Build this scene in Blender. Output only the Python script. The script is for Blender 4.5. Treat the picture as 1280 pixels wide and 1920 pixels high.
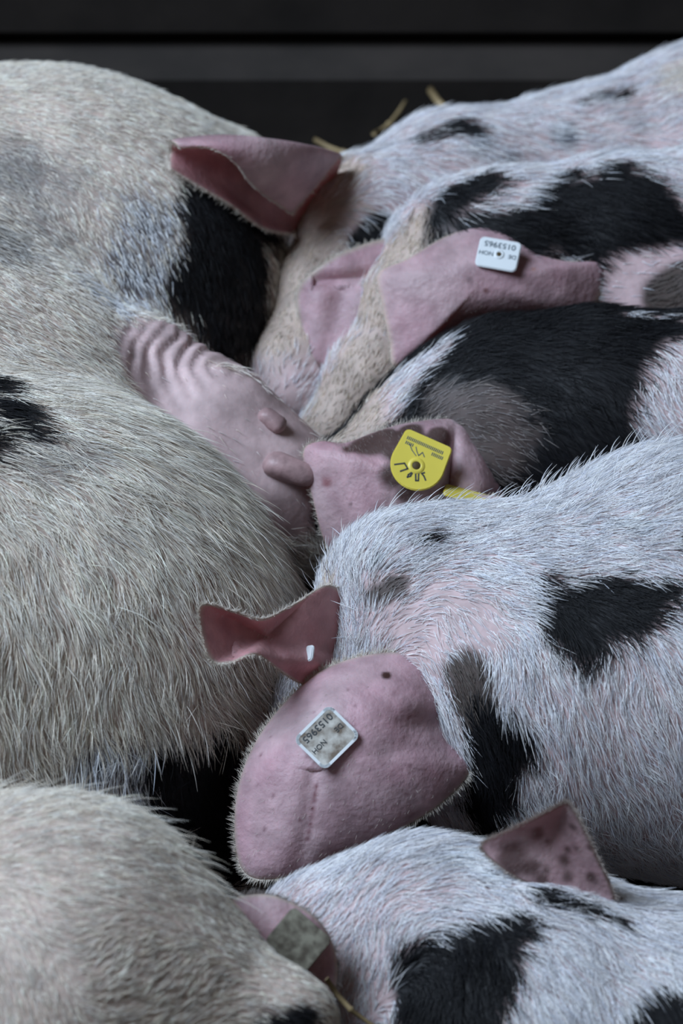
import bpy, bmesh, math, random
import numpy as np
from mathutils import Vector, Matrix
from mathutils.bvhtree import BVHTree

for o in list(bpy.data.objects):
    bpy.data.objects.remove(o)
scene = bpy.context.scene
COL = scene.collection
rng = np.random.default_rng(11)
random.seed(5)

# ------------------------------------------------------------------ camera
PITCH = math.radians(38.0)
S = 0.0003                     # metres per unit (one unit = one photo pixel at the focus distance)
D0 = 3.0                       # distance of the reference plane
EYE_Z = 0.24                   # height of the reference point above the floor
FWD = np.array([0, math.cos(PITCH), -math.sin(PITCH)])
UPV = np.array([0, math.sin(PITCH), math.cos(PITCH)])
RGT = np.array([1.0, 0, 0])
CAM = np.array([0, 0, EYE_Z]) - FWD * D0

cam_d = bpy.data.cameras.new('camera')
cam_d.sensor_fit = 'AUTO'
cam_d.sensor_width = 36
cam_d.lens = 36 * D0 / (1920 * S)
cam_d.clip_start = 0.1
cam_d.dof.use_dof = True
cam_d.dof.focus_distance = D0 + 0.0
cam_d.dof.aperture_fstop = 8.0
cam = bpy.data.objects.new('camera', cam_d)
COL.objects.link(cam)
cam.location = CAM
cam.rotation_euler = (math.pi / 2 - PITCH, 0, 0)
scene.camera = cam

# ------------------------------------------------------------------ light
world = bpy.data.worlds.new('barn_ambient')
scene.world = world
world.use_nodes = True
wb = world.node_tree.nodes['Background']
wb.inputs[0].default_value = (1.0, 0.95, 0.88, 1)
wb.inputs[1].default_value = 0.055


def area(name, loc, target, size, size_y, energy, color):
    d = bpy.data.lights.new(name, 'AREA')
    d.shape = 'RECTANGLE'
    d.size, d.size_y, d.energy, d.color = size, size_y, energy, color
    o = bpy.data.objects.new(name, d)
    COL.objects.link(o)
    o.location = loc
    o.rotation_euler = (Vector(target) - Vector(loc)).to_track_quat('-Z', 'Y').to_euler()
    return o


# daylight from the barn's high window on the left of the pen
area('barn_window_left_offscreen', (-2.39, -0.29, 3.42), (-0.05, 0.0, 0.2), 1.95, 1.95, 236, (0.68, 0.82, 1.0))

vs = scene.view_settings
vs.view_transform = 'Standard'
vs.look = 'None'
vs.gamma = 1
vs.exposure = -0.08
vs.use_curve_mapping = False


# ------------------------------------------------------------------ space helpers
def oc(px, py, w):
    """photo pixel + depth offset -> orthonormal camera-aligned units"""
    k = 1 + w * S / D0
    return np.array([(px - 640) * k, (py - 960) * k, w])


def kk(w):
    return 1 + w * S / D0


def o2w(P):
    P = np.atleast_2d(np.asarray(P, float))
    return CAM + np.outer(P[:, 0] * S, RGT) - np.outer(P[:, 1] * S, UPV) + np.outer(D0 + P[:, 2] * S, FWD)


def w2o(W):
    d = np.atleast_2d(W) - CAM
    return np.stack([d @ RGT / S, -(d @ UPV) / S, (d @ FWD - D0) / S], 1)


def o2px(P):
    k = 1 + P[:, 2] * S / D0
    return P[:, 0] / k + 640, P[:, 1] / k + 960


def dir_o2w(V):
    return np.outer(V[:, 0], RGT) - np.outer(V[:, 1], UPV) + np.outer(V[:, 2], FWD)


# ------------------------------------------------------------------ noise
_perm = rng.random((32, 32, 32)).astype(np.float32)


def vnoise(P, scale):
    q = P / scale
    i = np.floor(q).astype(int)
    f = q - i
    f = f * f * (3 - 2 * f)
    r = 0
    for a in (0, 1):
        for b in (0, 1):
            for c in (0, 1):
                wgt = (f[:, 0] if a else 1 - f[:, 0]) * (f[:, 1] if b else 1 - f[:, 1]) * (f[:, 2] if c else 1 - f[:, 2])
                r = r + wgt * _perm[(i[:, 0] + a) % 32, (i[:, 1] + b) % 32, (i[:, 2] + c) % 32]
    return r * 2 - 1


def fbm(P, scale):
    return vnoise(P, scale) * .6 + vnoise(P + 37.3, scale * .45) * .3 + vnoise(P - 91.7, scale * .2) * .15


# ------------------------------------------------------------------ distance fields -> mesh
def round_cone(P, a, b, ra, rb):
    ba = b - a
    l2 = float(ba @ ba)
    pa = P - a
    if l2 < 1e-6:
        return np.sqrt((pa * pa).sum(1)) - ra
    rr = ra - rb
    a2 = l2 - rr * rr
    if a2 <= 0:
        return np.minimum(np.sqrt((pa * pa).sum(1)) - ra, np.sqrt(((P - b) ** 2).sum(1)) - rb)
    il2 = 1.0 / l2
    y = pa @ ba
    z = y - l2
    v = pa * l2 - np.outer(y, ba).astype(np.float32)
    x2 = (v * v).sum(1)
    y2 = y * y * l2
    z2 = z * z * l2
    k = np.sign(rr) * rr * rr * x2
    d = (np.sqrt(x2 * a2 * il2) + y * rr) * il2 - ra
    c1 = np.sign(z) * a2 * z2 > k
    c2 = np.sign(y) * a2 * y2 < k
    d = np.where(c2, np.sqrt(x2 + y2) * il2 - ra, d)
    d = np.where(c1, np.sqrt(x2 + z2) * il2 - rb, d)
    return d


def make_sdf(chains, k):
    """chains: list of lists of (px,py,w,r); smooth union"""
    prims = []
    for ch in chains:
        pts = [(oc(p[0], p[1], p[2]), p[3] * kk(p[2])) for p in ch]
        if len(pts) == 1:
            prims.append((pts[0][0], pts[0][0], pts[0][1], pts[0][1]))
        for (a, ra), (b, rb) in zip(pts[:-1], pts[1:]):
            prims.append((a, b, ra, rb))

    def f(P):
        d = None
        for a, b, ra, rb in prims:
            e = round_cone(P, a.astype(np.float32), b.astype(np.float32), ra, rb)
            if d is None:
                d = e
            else:
                h = np.clip(.5 + .5 * (d - e) / k, 0, 1)
                d = d + (e - d) * h - k * h * (1 - h)
        return d

    lo = np.min([np.minimum(a - ra, b - rb) for a, b, ra, rb in prims], 0) - 40
    hi = np.max([np.maximum(a + ra, b + rb) for a, b, ra, rb in prims], 0) + 40
    return f, lo, hi


def surface_nets(f, lo, hi, h):
    M = 4
    nb = np.ceil((hi - lo) / (h * M)).astype(int)
    H = h * M
    cx = [lo[i] + (np.arange(nb[i]) + .5) * H - .5 * h for i in range(3)]
    G = np.stack(np.meshgrid(*cx, indexing='ij'), -1).reshape(-1, 3).astype(np.float32)
    cv = np.concatenate([f(g) for g in np.array_split(G, max(1, len(G) // 200000))]).reshape(nb)
    fine = np.repeat(np.repeat(np.repeat(cv, M, 0), M, 1), M, 2)
    act = np.argwhere(np.abs(cv) < H * 1.3)
    off = np.stack(np.meshgrid(range(M), range(M), range(M), indexing='ij'), -1).reshape(-1, 3)
    idx = (act[:, None, :] * M + off[None]).reshape(-1, 3)
    Pf = (lo + idx * h).astype(np.float32)
    vv = np.concatenate([f(g) for g in np.array_split(Pf, max(1, len(Pf) // 200000))])
    fine[idx[:, 0], idx[:, 1], idx[:, 2]] = vv
    s = fine < 0
    n = np.array(fine.shape) - 1
    # vertices
    cnt = np.zeros(n, np.float32)
    acc = np.zeros(tuple(n) + (3,), np.float32)
    corners = [(a, b, c) for a in (0, 1) for b in (0, 1) for c in (0, 1)]

    def sl(c):
        return tuple(slice(c[i], c[i] + n[i]) for i in range(3))
    ssum = sum(s[sl(c)].astype(np.int8) for c in corners)
    cells = np.argwhere((ssum > 0) & (ssum < 8))
    vid = -np.ones(n, int)
    vid[cells[:, 0], cells[:, 1], cells[:, 2]] = np.arange(len(cells))
    pos = np.zeros((len(cells), 3))
    ct = np.zeros(len(cells))
    for c in corners:
        for ax in range(3):
            if c[ax] == 1:
                continue
            e = list(c)
            e[ax] = 1
            va = fine[cells[:, 0] + c[0], cells[:, 1] + c[1], cells[:, 2] + c[2]]
            vb = fine[cells[:, 0] + e[0], cells[:, 1] + e[1], cells[:, 2] + e[2]]
            m = (va < 0) != (vb < 0)
            t = np.where(m, va / np.where(m, va - vb, 1), 0)
            p = np.array(c)[None] + t[:, None] * (np.array(e) - np.array(c))[None]
            pos[m] += p[m]
            ct[m] += 1
    V = lo + (cells + pos / ct[:, None]) * h
    # faces
    F = []
    for ax in range(3):
        b, c = (ax + 1) % 3, (ax + 2) % 3
        sa = [slice(None)] * 3
        sb = [slice(None)] * 3
        sa[ax] = slice(0, fine.shape[ax] - 1)
        sb[ax] = slice(1, fine.shape[ax])
        A, B = s[tuple(sa)], s[tuple(sb)]
        ed = np.argwhere(A != B)
        ok = (ed[:, b] > 0) & (ed[:, c] > 0) & (ed[:, b] < n[b]) & (ed[:, c] < n[c])
        ed = ed[ok]
        flip = A[ed[:, 0], ed[:, 1], ed[:, 2]]
        q = []
        for db, dc in ((0, 0), (-1, 0), (-1, -1), (0, -1)):
            e = ed.copy()
            e[:, b] += db
            e[:, c] += dc
            q.append(vid[e[:, 0], e[:, 1], e[:, 2]])
        q = np.stack(q, 1)
        q[flip] = q[flip][:, ::-1]
        F.append(q)
    F = np.concatenate(F)
    F = F[(F >= 0).all(1)]
    for _ in range(2):
        d, g = grad(f, V, h * .4)
        V = V - g * d[:, None] * .9
    return V, F


def grad(f, V, e):
    V32 = V.astype(np.float32)
    d = f(V32)
    g = np.stack([f(V32 + np.float32(e) * np.eye(3, dtype=np.float32)[i]) - f(V32 - np.float32(e) * np.eye(3, dtype=np.float32)[i]) for i in range(3)], 1) / (2 * e)
    return d, g / np.maximum(np.linalg.norm(g, axis=1, keepdims=True), 1e-6)


# ------------------------------------------------------------------ object helpers
def mesh_obj(name, V, F, mat, parent=None, smooth=True, colors=None):
    me = bpy.data.meshes.new(name)
    me.from_pydata([tuple(v) for v in V], [], [tuple(int(i) for i in f) for f in F])
    if smooth:
        me.polygons.foreach_set('use_smooth', np.ones(len(me.polygons), bool))
    if colors is not None:
        at = me.color_attributes.new('coat', 'FLOAT_COLOR', 'POINT')
        c = np.ones((len(V), 4), np.float32)
        c[:, :3] = colors
        at.data.foreach_set('color', c.ravel())
    me.materials.append(mat)
    me.update()
    o = bpy.data.objects.new(name, me)
    COL.objects.link(o)
    if parent:
        o.parent = parent
    return o


def thing(name, label, cat, group=None):
    o = bpy.data.objects.new(name, None)
    COL.objects.link(o)
    o.empty_display_size = 0.05
    o['label'] = label
    o['category'] = cat
    if group:
        o['group'] = group
    return o


def tag(o, label, cat, group=None, kind=None):
    o['label'] = label
    o['category'] = cat
    if group:
        o['group'] = group
    if kind:
        o['kind'] = kind


# ------------------------------------------------------------------ materials
def nmat(name):
    m = bpy.data.materials.new(name)
    m.use_nodes = True
    nt = m.node_tree
    return m, nt, nt.nodes['Principled BSDF']


def coat_material(name, sss, rough, bump, bscale, transl=0.0, spec=.35):
    m, nt, b = nmat(name)
    at = nt.nodes.new('ShaderNodeAttribute')
    at.attribute_name = 'coat'
    tc = nt.nodes.new('ShaderNodeTexCoord')
    no = nt.nodes.new('ShaderNodeTexNoise')
    no.inputs['Scale'].default_value = bscale
    no.inputs['Detail'].default_value = 5
    nt.links.new(tc.outputs['Object'], no.inputs['Vector'])
    # blotchy skin tone
    rp = nt.nodes.new('ShaderNodeMapRange')
    rp.inputs['From Min'].default_value = .3
    rp.inputs['From Max'].default_value = .7
    rp.inputs['To Min'].default_value = .76
    rp.inputs['To Max'].default_value = 1.16
    n2 = nt.nodes.new('ShaderNodeTexNoise')
    n2.inputs['Scale'].default_value = bscale * .25
    n2.inputs['Detail'].default_value = 4
    nt.links.new(tc.outputs['Object'], n2.inputs['Vector'])
    nt.links.new(n2.outputs['Fac'], rp.inputs['Value'])
    mx = nt.nodes.new('ShaderNodeVectorMath')
    mx.operation = 'SCALE'
    nt.links.new(at.outputs['Color'], mx.inputs[0])
    nt.links.new(rp.outputs['Result'], mx.inputs['Scale'])
    nt.links.new(mx.outputs[0], b.inputs['Base Color'])
    b.inputs['Roughness'].default_value = rough
    b.inputs['Specular IOR Level'].default_value = spec
    b.inputs['Subsurface Weight'].default_value = sss
    b.inputs['Subsurface Radius'].default_value = (1, .35, .25)
    b.inputs['Subsurface Scale'].default_value = .004
    bp = nt.nodes.new('ShaderNodeBump')
    bp.inputs['Strength'].default_value = bump
    bp.inputs['Distance'].default_value = .001
    nt.links.new(no.outputs['Fac'], bp.inputs['Height'])
    nt.links.new(bp.outputs['Normal'], b.inputs['Normal'])
    if transl > 0:
        tr = nt.nodes.new('ShaderNodeBsdfTranslucent')
        tr.inputs['Color'].default_value = (.75, .22, .18, 1)
        ms = nt.nodes.new('ShaderNodeMixShader')
        ms.inputs[0].default_value = transl
        out = nt.nodes['Material Output']
        nt.links.new(b.outputs[0], ms.inputs[1])
        nt.links.new(tr.outputs[0], ms.inputs[2])
        nt.links.new(ms.outputs[0], out.inputs['Surface'])
    return m


M_SKIN = coat_material('pig_skin', .15, .6, .35, 260)
M_EAR = coat_material('ear_skin', .15, .48, .7, 300, transl=.22, spec=.4)


def fur_material():
    m, nt, b = nmat('pig_bristle')
    at = nt.nodes.new('ShaderNodeAttribute')
    at.attribute_name = 'hair_color'
    nt.links.new(at.outputs['Color'], b.inputs['Base Color'])
    b.inputs['Roughness'].default_value = .42
    bw = nt.nodes.new('ShaderNodeRGBToBW')
    mr = nt.nodes.new('ShaderNodeMapRange')
    mr.inputs['From Max'].default_value = .5
    mr.inputs['To Min'].default_value = .16
    mr.inputs['To Max'].default_value = .48
    nt.links.new(at.outputs['Color'], bw.inputs[0])
    nt.links.new(bw.outputs[0], mr.inputs['Value'])
    nt.links.new(mr.outputs['Result'], b.inputs['Specular IOR Level'])
    return m


M_FUR = fur_material()


def plain(name, col, rough=.6, nscale=60, var=.25, bump=.3, spec=.4, col2=None):
    m, nt, b = nmat(name)
    tc = nt.nodes.new('ShaderNodeTexCoord')
    no = nt.nodes.new('ShaderNodeTexNoise')
    no.inputs['Scale'].default_value = nscale
    no.inputs['Detail'].default_value = 6
    nt.links.new(tc.outputs['Object'], no.inputs['Vector'])
    cr = nt.nodes.new('ShaderNodeValToRGB')
    c2 = col2 or tuple(c * (1 - var) for c in col)
    cr.color_ramp.elements[0].color = (*c2, 1)
    cr.color_ramp.elements[1].color = (*col, 1)
    cr.color_ramp.elements[0].position = .35
    cr.color_ramp.elements[1].position = .65
    nt.links.new(no.outputs['Fac'], cr.inputs[0])
    nt.links.new(cr.outputs[0], b.inputs['Base Color'])
    b.inputs['Roughness'].default_value = rough
    b.inputs['Specular IOR Level'].default_value = spec
    bp = nt.nodes.new('ShaderNodeBump')
    bp.inputs['Strength'].default_value = bump
    bp.inputs['Distance'].default_value = .002
    nt.links.new(no.outputs['Fac'], bp.inputs['Height'])
    nt.links.new(bp.outputs['Normal'], b.inputs['Normal'])
    return m


M_FLOOR = plain('barn_floor_dirt', (.06, .048, .038), .9, 25, .5, .8)
M_WOOD = plain('dark_barn_wood', (.034, .027, .023), .85, 18, .4, .5)
M_STRAW = plain('straw', (.42, .31, .16), .6, 90, .35, .2)
M_TAG_W = plain('white_tag_plastic', (.80, .84, .86), .35, 40, .06, .05)
M_TAG_D = plain('soiled_tag_plastic', (.17, .13, .095), .5, 150, .5, .1, col2=(.62, .60, .55))
M_TAG_B = plain('beige_soiled_tag_plastic', (.40, .38, .30), .5, 220, .5, .1, col2=(.16, .14, .11))
M_TAG_Y = plain('yellow_tag_plastic', (.80, .66, .10), .38, 40, .08, .05)
M_INK = plain('tag_ink', (.10, .13, .16), .6, 60, .2, 0)
M_INK_D = plain('tag_ink_dark', (.055, .06, .065), .6, 60, .2, 0)
M_HOLE = plain('tag_hole_dark', (.10, .065, .02), .7, 60, .3, 0)
M_TEAT = plain('teat_skin', (.46, .30, .30), .45, 120, .35, .4)

# ------------------------------------------------------------------ setting
def floor_z0():
    me = bpy.data.meshes.new('floor')
    bm = bmesh.new()
    bmesh.ops.create_grid(bm, x_segments=60, y_segments=60, size=1)
    for v in bm.verts:
        v.co.x *= 3.0
        v.co.y = v.co.y * 2.2 + .6 - 1.2
        v.co.z = .004 * math.sin(v.co.x * 23 + 2) * math.sin(v.co.y * 19)
    bm.to_mesh(me)
    bm.free()
    me.materials.append(M_FLOOR)
    o = bpy.data.objects.new('floor', me)
    COL.objects.link(o)
    o['kind'] = 'structure'
    o['label'] = 'dark dirty barn floor under the pigs'


floor_z0()

WALL_Y = 0.70


def box(bm, x0, x1, y0, y1, z0, z1, bev=.004):
    vs_ = [bm.verts.new((x, y, z)) for z in (z0, z1) for y in (y0, y1) for x in (x0, x1)]
    for f in ((0, 2, 3, 1), (4, 5, 7, 6), (0, 1, 5, 4), (2, 6, 7, 3), (0, 4, 6, 2), (1, 3, 7, 5)):
        bm.faces.new([vs_[i] for i in f])
    bmesh.ops.bevel(bm, geom=list(bm.edges), offset=bev, segments=1, affect='EDGES')


def bm_obj(name, bm, mat, parent=None, smooth=False):
    me = bpy.data.meshes.new(name)
    bm.to_mesh(me)
    bm.free()
    me.materials.append(mat)
    if smooth:
        me.polygons.foreach_set('use_smooth', np.ones(len(me.polygons), bool))
    o = bpy.data.objects.new(name, me)
    COL.objects.link(o)
    if parent:
        o.parent = parent
    return o


bm = bmesh.new()
box(bm, -2.0, 2.0, WALL_Y + .03, WALL_Y + .10, 0, 1.2)
wall = bm_obj('wall_back', bm, M_WOOD)
wall['kind'] = 'structure'
wall['label'] = 'dark wooden boarded wall of the pen behind the pigs'
z = .0
for hgt, dy, pm in ((.100, -.02, M_WOOD), (.24, .012, M_WOOD), (.24, .008, M_WOOD), (.24, .012, M_WOOD)):
    bm = bmesh.new()
    box(bm, -2.0, 2.0, WALL_Y + dy - .012, WALL_Y + .03, z + .004, z + hgt - .006)
    bm_obj('plank', bm, pm, wall)
    z += hgt


def straw_verts(p, ang, L, r, tilt, bend):
    """one hollow-looking stalk: hexagonal tube bent once with a node"""
    d = np.array([math.cos(ang) * math.cos(tilt), math.sin(ang) * math.cos(tilt), math.sin(tilt)])
    side = np.array([-math.sin(ang), math.cos(ang), 0])
    up = np.cross(d, side)
    V = []
    for i, t in enumerate((0, .33, .5, .53, .8, 1)):
        c = p + d * (t - .5) * L + side * bend * (1 - (2 * t - 1) ** 2)
        rr = r * (1.25 if i in (2,) else 1.0) * (1 - .25 * t)
        for k in range(5):
            a = k * 2 * math.pi / 5
            V.append(c + (side * math.cos(a) + up * math.sin(a)) * rr)
    F = []
    for i in range(5):
        for k in range(5):
            F.append((i * 5 + k, i * 5 + (k + 1) % 5, (i + 1) * 5 + (k + 1) % 5, (i + 1) * 5 + k))
    F.append((4, 3, 2, 1, 0))
    F.append((25, 26, 27, 28, 29))
    return V, F


SV, SF = [], []
for i in range(900):
    p = np.array([rng.uniform(-.9, .9), rng.uniform(-.75, .66), rng.uniform(.004, .022)])
    v, f = straw_verts(p, rng.uniform(0, 6.28), rng.uniform(.06, .16), rng.uniform(.0012, .0022), rng.uniform(-.06, .10), rng.uniform(-.01, .01))
    n0 = len(SV)
    SV += v
    SF += [tuple(a + n0 for a in q) for q in f]
st = mesh_obj('straw_litter', SV, SF, plain('old_trodden_straw', (.10, .076, .045), .7, 90, .4, .2))
tag(st, 'thin trodden straw litter scattered over the dark barn floor', 'straw', kind='stuff')

# ------------------------------------------------------------------ coats
COATS = {
    # key: skin colour, hair colour, hair keep, hair length
    'cream': ((.58, .46, .40), (.80, .74, .65), 1.0, 1.0),
    'dusky': ((.24, .21, .20), (.50, .47, .43), .95, 1.0),
    'white': ((.60, .45, .45), (.82, .82, .86), 1.0, 1.0),
    'black': ((.010, .010, .012), (.012, .012, .014), 1.0, 1.0),
    'grey': ((.10, .10, .12), (.80, .82, .86), .85, 1.0),
    'roan': ((.16, .15, .15), (.50, .49, .47), .9, 1.0),
    'pink': ((.62, .45, .46), (.82, .82, .86), .10, .6),
    'thin': ((.60, .45, .45), (.82, .82, .86), .3, .7),
    'face': ((.52, .41, .35), (.64, .55, .45), .7, .4),
    'brown': ((.085, .062, .055), (.12, .10, .09), .7, .6),
    'brownthin': ((.10, .075, .07), (.26, .23, .22), .4, .6),
    'mauve': ((.60, .45, .45), (.82, .82, .86), .55, .8),
    'rose': ((.60, .45, .45), (.82, .82, .86), .6, .85),
    'udder': ((.62, .46, .46), (.7, .62, .58), .015, .5),
}


def smooth01(x):
    x = np.clip(x, 0, 1)
    return x * x * (3 - 2 * x)


class Animal:
    def __init__(self, root, chains, k, h, base, patches, flow, extra=None, noise=4.0):
        self.root = root
        f, lo, hi = make_sdf(chains, k)
        g = (lambda P: f(P) + extra(P)) if extra else f
        V, F = surface_nets(g, lo, hi, h)
        d, N = grad(g, V, h * .5)
        V = V + N * (fbm(V, 120) * noise)[:, None]
        self.V, self.F = V, F
        self.N = N
        self.bvh = BVHTree.FromPolygons([tuple(v) for v in V], [tuple(int(i) for i in q) for q in F])
        self.base = base
        self.flow = np.array(flow, float)
        self.patches = []
        for key, discs, soft, jit in patches:
            cs = []
            for dsc in discs:
                if len(dsc) == 4:              # px, py, depth, radius: fixed in space
                    cs.append((oc(*dsc[:3]), dsc[3] * kk(dsc[2])))
                    continue
                px, py, r = dsc
                hit = self.hit(px, py)
                if hit is None:
                    print('patch miss', root.name, key, px, py)
                    continue
                cs.append((hit[0], r * kk(hit[0][2])))
            if cs:
                self.patches.append((key, cs, soft, jit))
        self.hairs = []

    def hit(self, px, py):
        k0, k1 = -3000, 4000
        a, b = oc(px, py, k0), oc(px, py, k1)
        dv = Vector(b - a).normalized()
        loc, nor, idx, dist = self.bvh.ray_cast(Vector(a), dv)
        if loc is None:
            return None
        return np.array(loc), np.array(nor)

    def coat(self, P):
        n = len(P)
        skin = np.tile(np.array(COATS[self.base][0]), (n, 1))
        hair = np.tile(np.array(COATS[self.base][1]), (n, 1))
        keep = np.full(n, COATS[self.base][2])
        leng = np.full(n, COATS[self.base][3])
        for key, cs, soft, jit in self.patches:
            d = None
            for c, r in cs:
                e = np.sqrt(((P - c) ** 2).sum(1)) - r
                if d is None:
                    d = e
                else:
                    kq = 35
                    hh = np.clip(.5 + .5 * (d - e) / kq, 0, 1)
                    d = d + (e - d) * hh - kq * hh * (1 - hh)
            d = d + fbm(P + hash_off(key), 55 if jit < 35 else 90) * jit
            m = smooth01(.5 - d / (2 * soft))
            sk, hc, kp, ln = COATS[key]
            skin = skin * (1 - m[:, None]) + np.array(sk) * m[:, None]
            # hairs switch colour one by one
            pick = rng.random(n) < m
            hair[pick] = hc
            keep = keep * (1 - m) + kp * m
            leng = leng * (1 - m) + ln * m
        return skin, hair, keep, leng

    def body(self, name='body', paint=None):
        skin, _, _, _ = self.coat(self.V)
        if paint is not None:
            skin = paint(self.V, skin)
        return mesh_obj(name, o2w(self.V), self.F, M_SKIN, self.root, colors=skin)

    def flow_at(self, P):
        px, py = o2px(P)
        d2 = (px[:, None] - self.flow[None, :, 0]) ** 2 + (py[:, None] - self.flow[None, :, 1]) ** 2
        w = 1 / (d2 + 400) ** 1.5
        w /= w.sum(1, keepdims=True)
        v = w @ self.flow[:, 2:4]
        v /= np.maximum(np.linalg.norm(v, axis=1, keepdims=True), 1e-6)
        return np.concatenate([v, np.zeros((len(P), 1))], 1)

    def grow(self, count, L, rad, lift=.35, rand=.22, clump=.25, mask=None, curl=.25, bright=.18, lenf=None):
        V, F, N = self.V, self.F, self.N
        A, B, C, D = (V[F[:, i]] for i in range(4))
        ar = np.linalg.norm(np.cross(C - A, D - B), axis=1) * .5
        ctr = (A + B + C + D) / 4
        nf = N[F].mean(1)
        px, py = o2px(ctr)
        view = -(ctr + np.array([0, 0, D0 / S]))
        view /= np.linalg.norm(view, axis=1, keepdims=True)
        facing = (nf * view).sum(1)
        inside = (px > -100) & (px < 1380) & (py > -100) & (py < 2020)
        near = (px > -520) & (px < 1800) & (py > -400) & (py < 2400)
        wgt = ar * np.where(inside & (facing > -.35), 1.0, np.where(near & (facing > -.7), .45, .05))
        fi = rng.choice(len(F), size=count, p=wgt / wgt.sum())
        u, v = rng.random((2, count))
        u, v = u[:, None], v[:, None]
        P = (A[fi] * (1 - u) + B[fi] * u) * (1 - v) + (D[fi] * (1 - u) + C[fi] * u) * v
        n4 = N[F[fi]]
        n = (n4[:, 0] * (1 - u) + n4[:, 1] * u) * (1 - v) + (n4[:, 3] * (1 - u) + n4[:, 2] * u) * v
        n /= np.linalg.norm(n, axis=1, keepdims=True)
        _, hair, keep, leng = self.coat(P)
        ok = rng.random(count) < keep
        if mask is not None:
            ok &= mask(P)
        P, n, hair, leng = P[ok], n[ok], hair[ok], leng[ok]
        m = len(P)
        t = self.flow_at(P)
        # locks: neighbouring hairs share a small deviation
        dev = np.stack([vnoise(P + 11, 46), vnoise(P + 77, 46), vnoise(P + 133, 46)], 1)
        t = t + dev * clump * 1.6 * (lenf(P)[:, None] ** 1.5 if lenf else 1) + rng.normal(0, rand, (m, 3))
        t = t - n * (t * n).sum(1, keepdims=True)
        t /= np.maximum(np.linalg.norm(t, axis=1, keepdims=True), 1e-6)
        lf = np.clip(lift + rng.normal(0, lift * .35, m), .06, 1.4)[:, None]
        d0 = t + n * lf
        d0 /= np.linalg.norm(d0, axis=1, keepdims=True)
        ll = (L * leng * rng.uniform(.55, 1.25, m) * (lenf(P) if lenf else 1))[:, None]
        g = np.array([0, .79, .62])[None]     # gravity in these axes
        pts = [P - n * 1.0]
        cur, dd = P, d0
        for s_ in range(3):
            cur = cur + dd * ll / 3
            pts.append(cur)
            dd = dd - n * curl * .5 * lf + g * .05 + t * curl * .4
            dd /= np.linalg.norm(dd, axis=1, keepdims=True)
        br = (1 + rng.normal(0, bright, m) + .22 * vnoise(P + 400, 22)).clip(.45, 1.3)[:, None]
        tint = 1 + rng.normal(0, .035, (m, 1)) * np.array([[1, .2, -1]])
        self.add(np.stack(pts, 1), rad * rng.uniform(.7, 1.25, m), hair * br * tint)

    def add(self, pts, rad, colr):
        if len(pts):
            self.hairs.append((pts, rad, np.clip(colr, 0.003, .95)))

    def fur(self, name='fur'):
        pts = np.concatenate([h_[0] for h_ in self.hairs])
        rad = np.concatenate([h_[1] for h_ in self.hairs])
        colr = np.concatenate([h_[2] for h_ in self.hairs])
        n, kq = pts.shape[:2]
        cu = bpy.data.hair_curves.new(name)
        cu.add_curves([kq] * n)
        cu.attributes['position'].data.foreach_set('vector', o2w(pts.reshape(-1, 3)).astype(np.float32).ravel())
        ra = cu.attributes.get('radius') or cu.attributes.new('radius', 'FLOAT', 'POINT')
        prof = np.array([1, .95, .7, .12])
        ra.data.foreach_set('value', (rad[:, None] * prof[None] * S).astype(np.float32).ravel())
        ca = cu.attributes.new('hair_color', 'FLOAT_COLOR', 'CURVE')
        c4 = np.ones((n, 4), np.float32)
        c4[:, :3] = colr
        ca.data.foreach_set('color', c4.ravel())
        cu.materials.append(M_FUR)
        o = bpy.data.objects.new(name, cu)
        COL.objects.link(o)
        o.parent = self.root
        o['kind'] = 'stuff'
        return o


def hash_off(key):
    return np.array([(hash_int(key) % 97) * 13.1, (hash_int(key) % 89) * 7.7, (hash_int(key) % 83) * 5.3])


def hash_int(key):
    v = 7
    for ch in key:
        v = (v * 31 + ord(ch)) % 100003
    return v


# ------------------------------------------------------------------ ears
def catmull(pts, n, closed=True):
    P = np.array(pts, float)
    m = len(P)
    out = []
    segs = m if closed else m - 1
    for s_ in range(segs):
        if closed:
            p0, p1, p2, p3 = P[(s_ - 1) % m], P[s_], P[(s_ + 1) % m], P[(s_ + 2) % m]
        else:
            p0, p1, p2, p3 = P[max(s_ - 1, 0)], P[s_], P[s_ + 1], P[min(s_ + 2, m - 1)]
        for t in np.arange(n) / n:
            out.append(.5 * ((2 * p1) + (-p0 + p2) * t + (2 * p0 - 5 * p1 + 4 * p2 - p3) * t * t + (-p0 + 3 * p1 - 3 * p2 + p3) * t ** 3))
    if not closed:
        out.append(P[-1])
    return np.array(out)


def vnormals(V, F):
    N = np.zeros_like(V)
    F = np.array(F)
    n = np.cross(V[F[:, 2]] - V[F[:, 0]], V[F[:, 3]] - V[F[:, 1]])
    for i in range(4):
        np.add.at(N, F[:, i], n)
    return N / np.maximum(np.linalg.norm(N, axis=1, keepdims=True), 1e-9)


def paint_skin(P, base, spots, seed=0):
    """spots: (px,py,r,colour,soft) anchored in 3-D at the point's own depth"""
    c = np.tile(np.array(base), (len(P), 1))
    c = c * (1 + .22 * fbm(P + seed * 31, 60))[:, None]
    c = c * (1 + .16 * fbm(P + 210 + seed * 17, 85)[:, None] * np.array([[.1, 1.0, .6]]))
    for q, r, colr, soft in spots:
        d = np.sqrt(((P - q) ** 2).sum(1)) - r + fbm(P + 5, 30) * soft * .7
        m = smooth01(.5 - d / (2 * soft))[:, None]
        c = c * (1 - m) + np.array(colr) * m
    return c


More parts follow.
